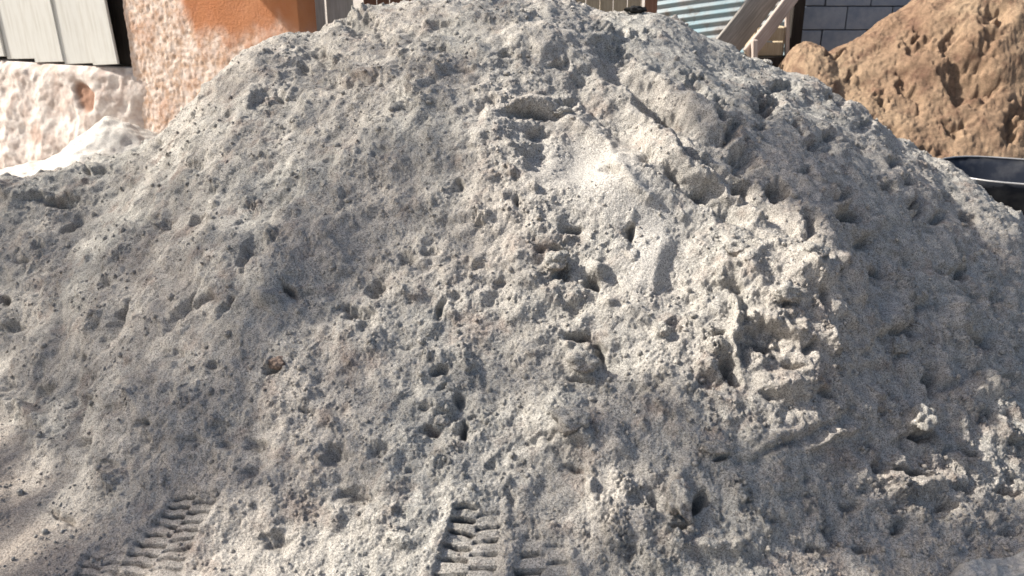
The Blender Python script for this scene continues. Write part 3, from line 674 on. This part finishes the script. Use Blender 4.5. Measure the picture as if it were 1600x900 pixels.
c = link('post', bm_mesh('post', box_bm((0.10, 0.10, 2.45), 0.006)), M_wood_gap_shade, dw); c.location = (at_y(1241, 60, 7.75)[0] - dd_[0], -0.85, 1.22)

# ------------------------------------------------------------------ block wall
BY = 8.0; bx0 = at_y(1247, 40, BY)[0]
bw = empty('block_wall', (bx0, BY, 0)); tag(bw, 'blue grey concrete block wall behind the brown sand', 'wall')
z_line = at_y(1300, 46, BY)[2]; course = 0.2; zb = z_line - course * math.floor(z_line / course)
bme = bm_mesh('block', box_bm((0.390, 0.14, 0.191), 0.003)); bme.materials.append(M_block)
ncol, nrow = 11, 9
for r in range(-1, nrow):
    for c_ in range(ncol):
        off = 0.0 if r % 2 else -0.2
        xl = off + c_ * 0.4; x0_, x1_ = max(xl, 0), xl + 0.4
        z0_ = zb + r * course; z1_ = z0_ + course
        if z1_ < 0.05: continue
        if x1_ - x0_ > 0.39: c = link('block', bme, None, bw)
        else: c = link('block', bm_mesh('block', box_bm((x1_ - x0_ - 0.014, 0.14, 0.188), 0.006)), M_block, bw)
        c.location = ((x0_ + x1_) / 2, random.uniform(-0.004, 0.004), (z0_ + z1_) / 2)
c = link('mortar', bm_mesh('mortar', box_bm((ncol * 0.4 - 0.03, 0.112, nrow * course - 0.05))), M_mortar, bw); c.location = (ncol * 0.2 - 0.02, 0, nrow * course / 2)

# ------------------------------------------------------------------ brown sand heap
tx = np.linspace(1.5, 7.0, 640); ty = np.linspace(4.3, 8.0, 430); TX, TY = np.meshgrid(tx, ty)
ck = [at_y(u, v, 6.6) for u, v in [(1150, 260), (1200, 190), (1225, 125), (1238, 90), (1252, 70), (1268, 61), (1285, 64), (1300, 74), (1320, 62), (1345, 48), (1380, 27), (1420, 0), (1480, -50), (1560, -90), (1700, -90), (1900, 60), (2100, 260)]]
TC = np.interp(TX, [p[0] for p in ck], [max(p[2], 0.0) for p in ck])
tf = np.clip((TY - 5.35) / (6.6 - 5.35), 0, 1)
TZ = TC * np.where(TY < 6.6, 1 - (1 - tf) ** 1.2, 1 - np.clip((TY - 6.6) / 1.35, 0, 1) ** 1.6)
tm = np.clip(TC * 1.5, 0, 1)
TZ += tm * (0.09 * perlin(TX, TY, TZ, 1.6, 61) + 0.05 * perlin(TX, TY, TZ, 3.5, 62))
tu, tv = project(TX, TY, TZ)
t1, t2 = perlin(TX, TY, TZ, 8, 63), perlin(TX, TY, TZ, 8, 64)
t3, t4 = perlin(TX, TY, TZ, 24, 68), perlin(TX, TY, TZ, 24, 69)
td = np.zeros_like(TZ)
for (u, v, ru, rv, dp, rot) in [(1512,108,42,48,24,10),(1490,60,24,24,13,0),(1545,60,20,18,10,0),(1420,130,14,42,10,-30),(1335,110,10,18,7,0),(1495,195,24,12,10,30),(1590,180,16,40,15,20),(1440,60,30,16,10,0),
                                (1380,150,14,12,7,0),(1450,235,26,7,7,0),(1540,130,34,8,12,0),(1310,78,26,6,9,-25),(1560,20,30,16,10,0),(1400,200,12,10,6,0)]:
    q = ell(u, v, ru, rv, rot, tu + 16 * t1 + 10 * t3, tv + 14 * t2 + 9 * t4); td -= dp * 0.0065 * (1 - sstep(0.2, 1.15, q)) * (TY < 6.6)
td += tm * (0.026 * t1 + 0.013 * (0.4 - np.abs(perlin(TX, TY, TZ, 15, 65))) + 0.009 * (0.4 - np.abs(perlin(TX, TY, TZ, 30, 66))) + 0.009 * perlin(TX, TY, TZ, 60, 67))
TZ = TZ + td - 0.03
TYd = TY - 0.4 * td
bord = np.minimum(np.minimum(TX - tx[0], tx[-1] - TX), np.minimum(TY - ty[0], ty[-1] - TY)); TZ -= 0.12 * (1 - sstep(0, 0.2, bord))
tag(link('brown_sand_heap', grid_mesh('brown_sand_heap', np.stack([TX, TYd, TZ], -1)), M_tan), 'heap of brown sand in front of the block wall, back right', 'sand heap')

# ------------------------------------------------------------------ wheelbarrow
rim_z = 0.50
wbk = empty('wheelbarrow', (3.27, 5.0, 0), (0, 0, math.radians(-24))); tag(wbk, 'black wheelbarrow with a pale rim behind the right slope', 'wheelbarrow')
def rrect(cx_, lx, ly, z, r, n=6):
    pts = []
    for sx_, sy_, a0 in ((1, 1, 0), (-1, 1, 90), (-1, -1, 180), (1, -1, 270)):
        for i in range(n + 1):
            a = math.radians(a0 + 90 * i / n); pts.append((cx_ + sx_ * (lx - r) + r * math.cos(a), sy_ * (ly - r) + r * math.sin(a), z))
    return pts
rings = [rrect(0, 0.66, 0.40, rim_z, 0.33), rrect(0.0, 0.62, 0.365, rim_z - 0.05, 0.30), rrect(0.02, 0.52, 0.30, rim_z - 0.16, 0.16), rrect(0.04, 0.42, 0.235, rim_z - 0.25, 0.12), rrect(0.04, 0.30, 0.15, rim_z - 0.265, 0.08)]
V, Fc = [], []; n_ = len(rings[0])
for rg in rings: V += rg
for r in range(len(rings) - 1):
    for i in range(n_): Fc.append((r * n_ + i, r * n_ + (i + 1) % n_, (r + 1) * n_ + (i + 1) % n_, (r + 1) * n_ + i))
Fc.append(tuple((len(rings) - 1) * n_ + i for i in range(n_)))
c = link('tray', raw_mesh('tray', V, Fc, True), M_steel, wbk); md = c.modifiers.new('thickness', 'SOLIDIFY'); md.thickness = 0.004
def tube(pts, r, closed=False, seg=8):
    cu = bpy.data.curves.new('tube', 'CURVE'); cu.dimensions = '3D'; sp = cu.splines.new('POLY'); sp.points.add(len(pts) - 1)
    for p_, q_ in zip(sp.points, pts): p_.co = (*q_, 1)
    sp.use_cyclic_u = closed; cu.bevel_depth = r; cu.bevel_resolution = 3; cu.use_fill_caps = True
    t = bpy.data.objects.new('tube', cu); COL.objects.link(t); dg = bpy.context.evaluated_depsgraph_get()
    me = bpy.data.meshes.new_from_object(t.evaluated_get(dg)); bpy.data.objects.remove(t); return me
link('rim', tube([(x, y, z + 0.003) for x, y, z in rings[0]], 0.006, True), M_rim, wbk)
for s in (-1, 1):
    link('handle', tube([(-0.72, s * 0.05, 0.2), (-0.2, s * 0.18, 0.235), (0.5, s * 0.25, 0.33), (1.05, s * 0.30, 0.58)], 0.016), M_steel, wbk)
    link('leg', tube([(0.34, s * 0.22, 0.29), (0.42, s * 0.24, 0.0), (0.62, s * 0.25, 0.0), (0.52, s * 0.25, 0.33)], 0.013), M_steel, wbk)
wh = link('wheel', None, None, wbk); wh.location = (-0.70, 0, 0.18)
tor = bmesh.new(); mr, nr = 24, 10
vs_ = [[tor.verts.new(((0.145 + 0.04 * math.cos(2 * math.pi * j / nr)) * math.cos(2 * math.pi * i / mr), 0.04 * math.sin(2 * math.pi * j / nr), (0.145 + 0.04 * math.cos(2 * math.pi * j / nr)) * math.sin(2 * math.pi * i / mr))) for j in range(nr)] for i in range(mr)]
for i in range(mr):
    for j in range(nr): tor.faces.new((vs_[i][j], vs_[(i + 1) % mr][j], vs_[(i + 1) % mr][(j + 1) % nr], vs_[i][(j + 1) % nr]))
link('tyre', bm_mesh('tyre', tor, True), M_rubber, wh)
hub = bmesh.new(); bmesh.ops.create_cone(hub, cap_ends=True, segments=20, radius1=0.115, radius2=0.115, depth=0.03, matrix=Matrix.Rotation(math.pi / 2, 4, 'X'))
link('rim', bm_mesh('rim', hub), M_steel, wh)
# brick lying under the barrow
pz = at_z(1598, 352, 0.05)
o = link('loose_brick', bm_mesh('loose_brick', box_bm((0.21, 0.10, 0.10), 0.006, 0.002)), M_brick); o.location = (pz[0] + 0.03, pz[1], 0.045); o.rotation_euler = (0, 0, 0.3)
tag(o, 'reddish brown brick on the ground under the wheelbarrow', 'brick')

# ------------------------------------------------------------------ unseen tree added left of view, its crown shaped to shade the pile
from math import inf
shade = [(0,292),(120,258),(250,222),(345,128),(430,68),(540,34),(680,12),(850,6),(930,40),(860,95),(760,140),(690,230),(690,330),(740,430),(790,520),(780,630),(740,720),(640,800),(430,825),(330,770),(220,800),(130,760),(60,700),(0,680)]
def inside_poly(u, v, poly):
    r = False; j = len(poly) - 1
    for i in range(len(poly)):
        (a, b), (c, d) = poly[i], poly[j]
        if (b > v) != (d > v) and u < (c - a) * (v - b) / (d - b) + a: r = not r
        j = i
    return r
e1_ = np.cross(SUN, [0, 0, 1.0]); e1_ /= np.linalg.norm(e1_); e2_ = np.cross(SUN, e1_)
def shadow_uv(p): return np.array([np.dot(p, e1_), np.dot(p, e2_)])
# openings cut in the added crown to let sun onto chosen patches
open_polys = [[(770,240),(830,150),(970,185),(1100,285),(1225,345),(1315,430),(1295,540),(1245,630),(1120,625),(1000,510),(920,480),(840,340)],
              [(370,860),(640,835),(660,900),(400,900)], [(0,770),(40,785),(110,850),(150,900),(0,900)], [(960,830),(1150,840),(1120,900),(880,900)], [(740,55),(800,55),(800,72),(740,72)]]
CELL = 0.05; opened = set()
for poly in open_polys:
    us = [p[0] for p in poly]; vs2 = [p[1] for p in poly]
    for u in range(min(us), max(us) + 1, 14):
        for v in range(min(vs2), max(vs2) + 1, 14):
            if inside_poly(u, v, poly):
                a, b = shadow_uv(on_pile(u, v)[0]) / CELL
                for da in (-1, 0, 1):
                    for db in (-1, 0, 1): opened.add((int(math.floor(a)) + da, int(math.floor(b)) + db))
zones = [(shade, 500), ([(0,300),(240,240),(300,400),(200,640),(60,640),(0,600)], 30),
         ([(940,30),(1150,75),(1330,165),(1500,280),(1600,380),(1400,420),(1260,335),(1100,265),(960,180)], 22), ([(1600,380),(1680,440),(1720,860),(1350,880),(1300,700),(1390,520),(1400,420)], 150),
         ([(800,480),(1000,530),(1120,650),(1290,690),(1300,850),(1150,830),(900,800),(760,720)], 22)]
cents, thick = [], []
for zi, (poly, cnt) in enumerate(zones):
    us = [p[0] for p in poly]; vs2 = [p[1] for p in poly]; k_ = 0
    while k_ < cnt:
        u, v = rng.uniform(min(us) - (250 if poly is shade else 0), max(us)), rng.uniform(min(vs2), max(vs2))
        if u < 0:
            if not (300 < v < 600): continue
        elif not inside_poly(u, v, poly): continue
        if poly is shade and ((u > 380 and v > 430 and rng.uniform() < 0.70) or (u > 430 and 170 < v <= 430 and rng.uniform() < 0.48)): k_ += 1; continue
        p, n = on_pile(max(u, 0), v)
        if u < 0: p = p + np.array([u * 0.003, 0, -0.1])
        cents.append(p + SUN * rng.uniform(4.8, 6.8)); thick.append((7, 8, 10, 16, 4)[zi]); k_ += 1
cents = np.array(cents)
tr = empty('added_shade_tree', (-5.3, 1.5, 0)); tag(tr, 'unseen leafy tree added to shade the pile', 'tree')
LV, LF = [], []
leafshape = np.array([(-0.5, 0, 0), (-0.18, 0.26, 0.03), (0.2, 0.22, 0.03), (0.55, 0, -0.04), (0.2, -0.22, 0.03), (-0.18, -0.26, 0.03)])
nl = 0
for cpt, nleaf in zip(cents, thick):
    for _ in range(nleaf):
        q = rng.normal(size=3); ax = q / np.linalg.norm(q); b = np.cross(ax, rng.normal(size=3)); b /= np.linalg.norm(b); c3 = np.cross(ax, b)
        pos = cpt + rng.normal(size=3) * 0.13; L = rng.uniform(0.07, 0.115)
        sa, sb = shadow_uv(pos) / CELL
        if (int(math.floor(sa)), int(math.floor(sb))) in opened: continue
        for a1, a2, a3 in leafshape: LV.append(pos - np.array([-5.3, 1.5, 0]) + L * (a1 * ax + a2 * b + a3 * c3))
        LF.append((nl, nl + 1, nl + 2, nl + 3)); LF.append((nl, nl + 3, nl + 4, nl + 5)); nl += 6
link('crown', raw_mesh('crown', LV, LF), M_leaf, tr)
cm = cents.mean(0) - np.array([-5.3, 1.5, 0])
bm = bmesh.new()
def limb(p0, p1, r0, r1, seg=9, steps=7, bend=0.15):
    p0, p1 = Vector(p0), Vector(p1); prev = None; d = (p1 - p0).normalized(); s1 = d.orthogonal().normalized(); s2 = d.cross(s1)
    bx = Vector(rng.normal(size=3)) * bend
    for i in range(steps + 1):
        t = i / steps; ctr = p0.lerp(p1, t) + bx * math.sin(t * math.pi) * 0.6; r = r0 + (r1 - r0) * t
        ring = [bm.verts.new(ctr + (s1 * math.cos(2 * math.pi * k / seg) + s2 * math.sin(2 * math.pi * k / seg)) * r * (1 + 0.06 * math.sin(3 * k))) for k in range(seg)]
        if prev:
            for k in range(seg): bm.faces.new((prev[k], prev[(k + 1) % seg], ring[(k + 1) % seg], ring[k]))
        prev = ring
fork = Vector((0.1, 0.2, 2.6))
limb((0, 0, -0.1), fork, 0.17, 0.12)
for i in range(0, len(cents), 40):
    e_ = Vector(cents[i] - np.array([-5.3, 1.5, 0])); midp = fork.lerp(e_, 0.55) + Vector((0, 0, 0.1))
    limb(fork, midp, 0.07, 0.04); limb(midp, e_, 0.04, 0.01)
link('trunk', bm_mesh('trunk', bm, True), M_bark, tr)
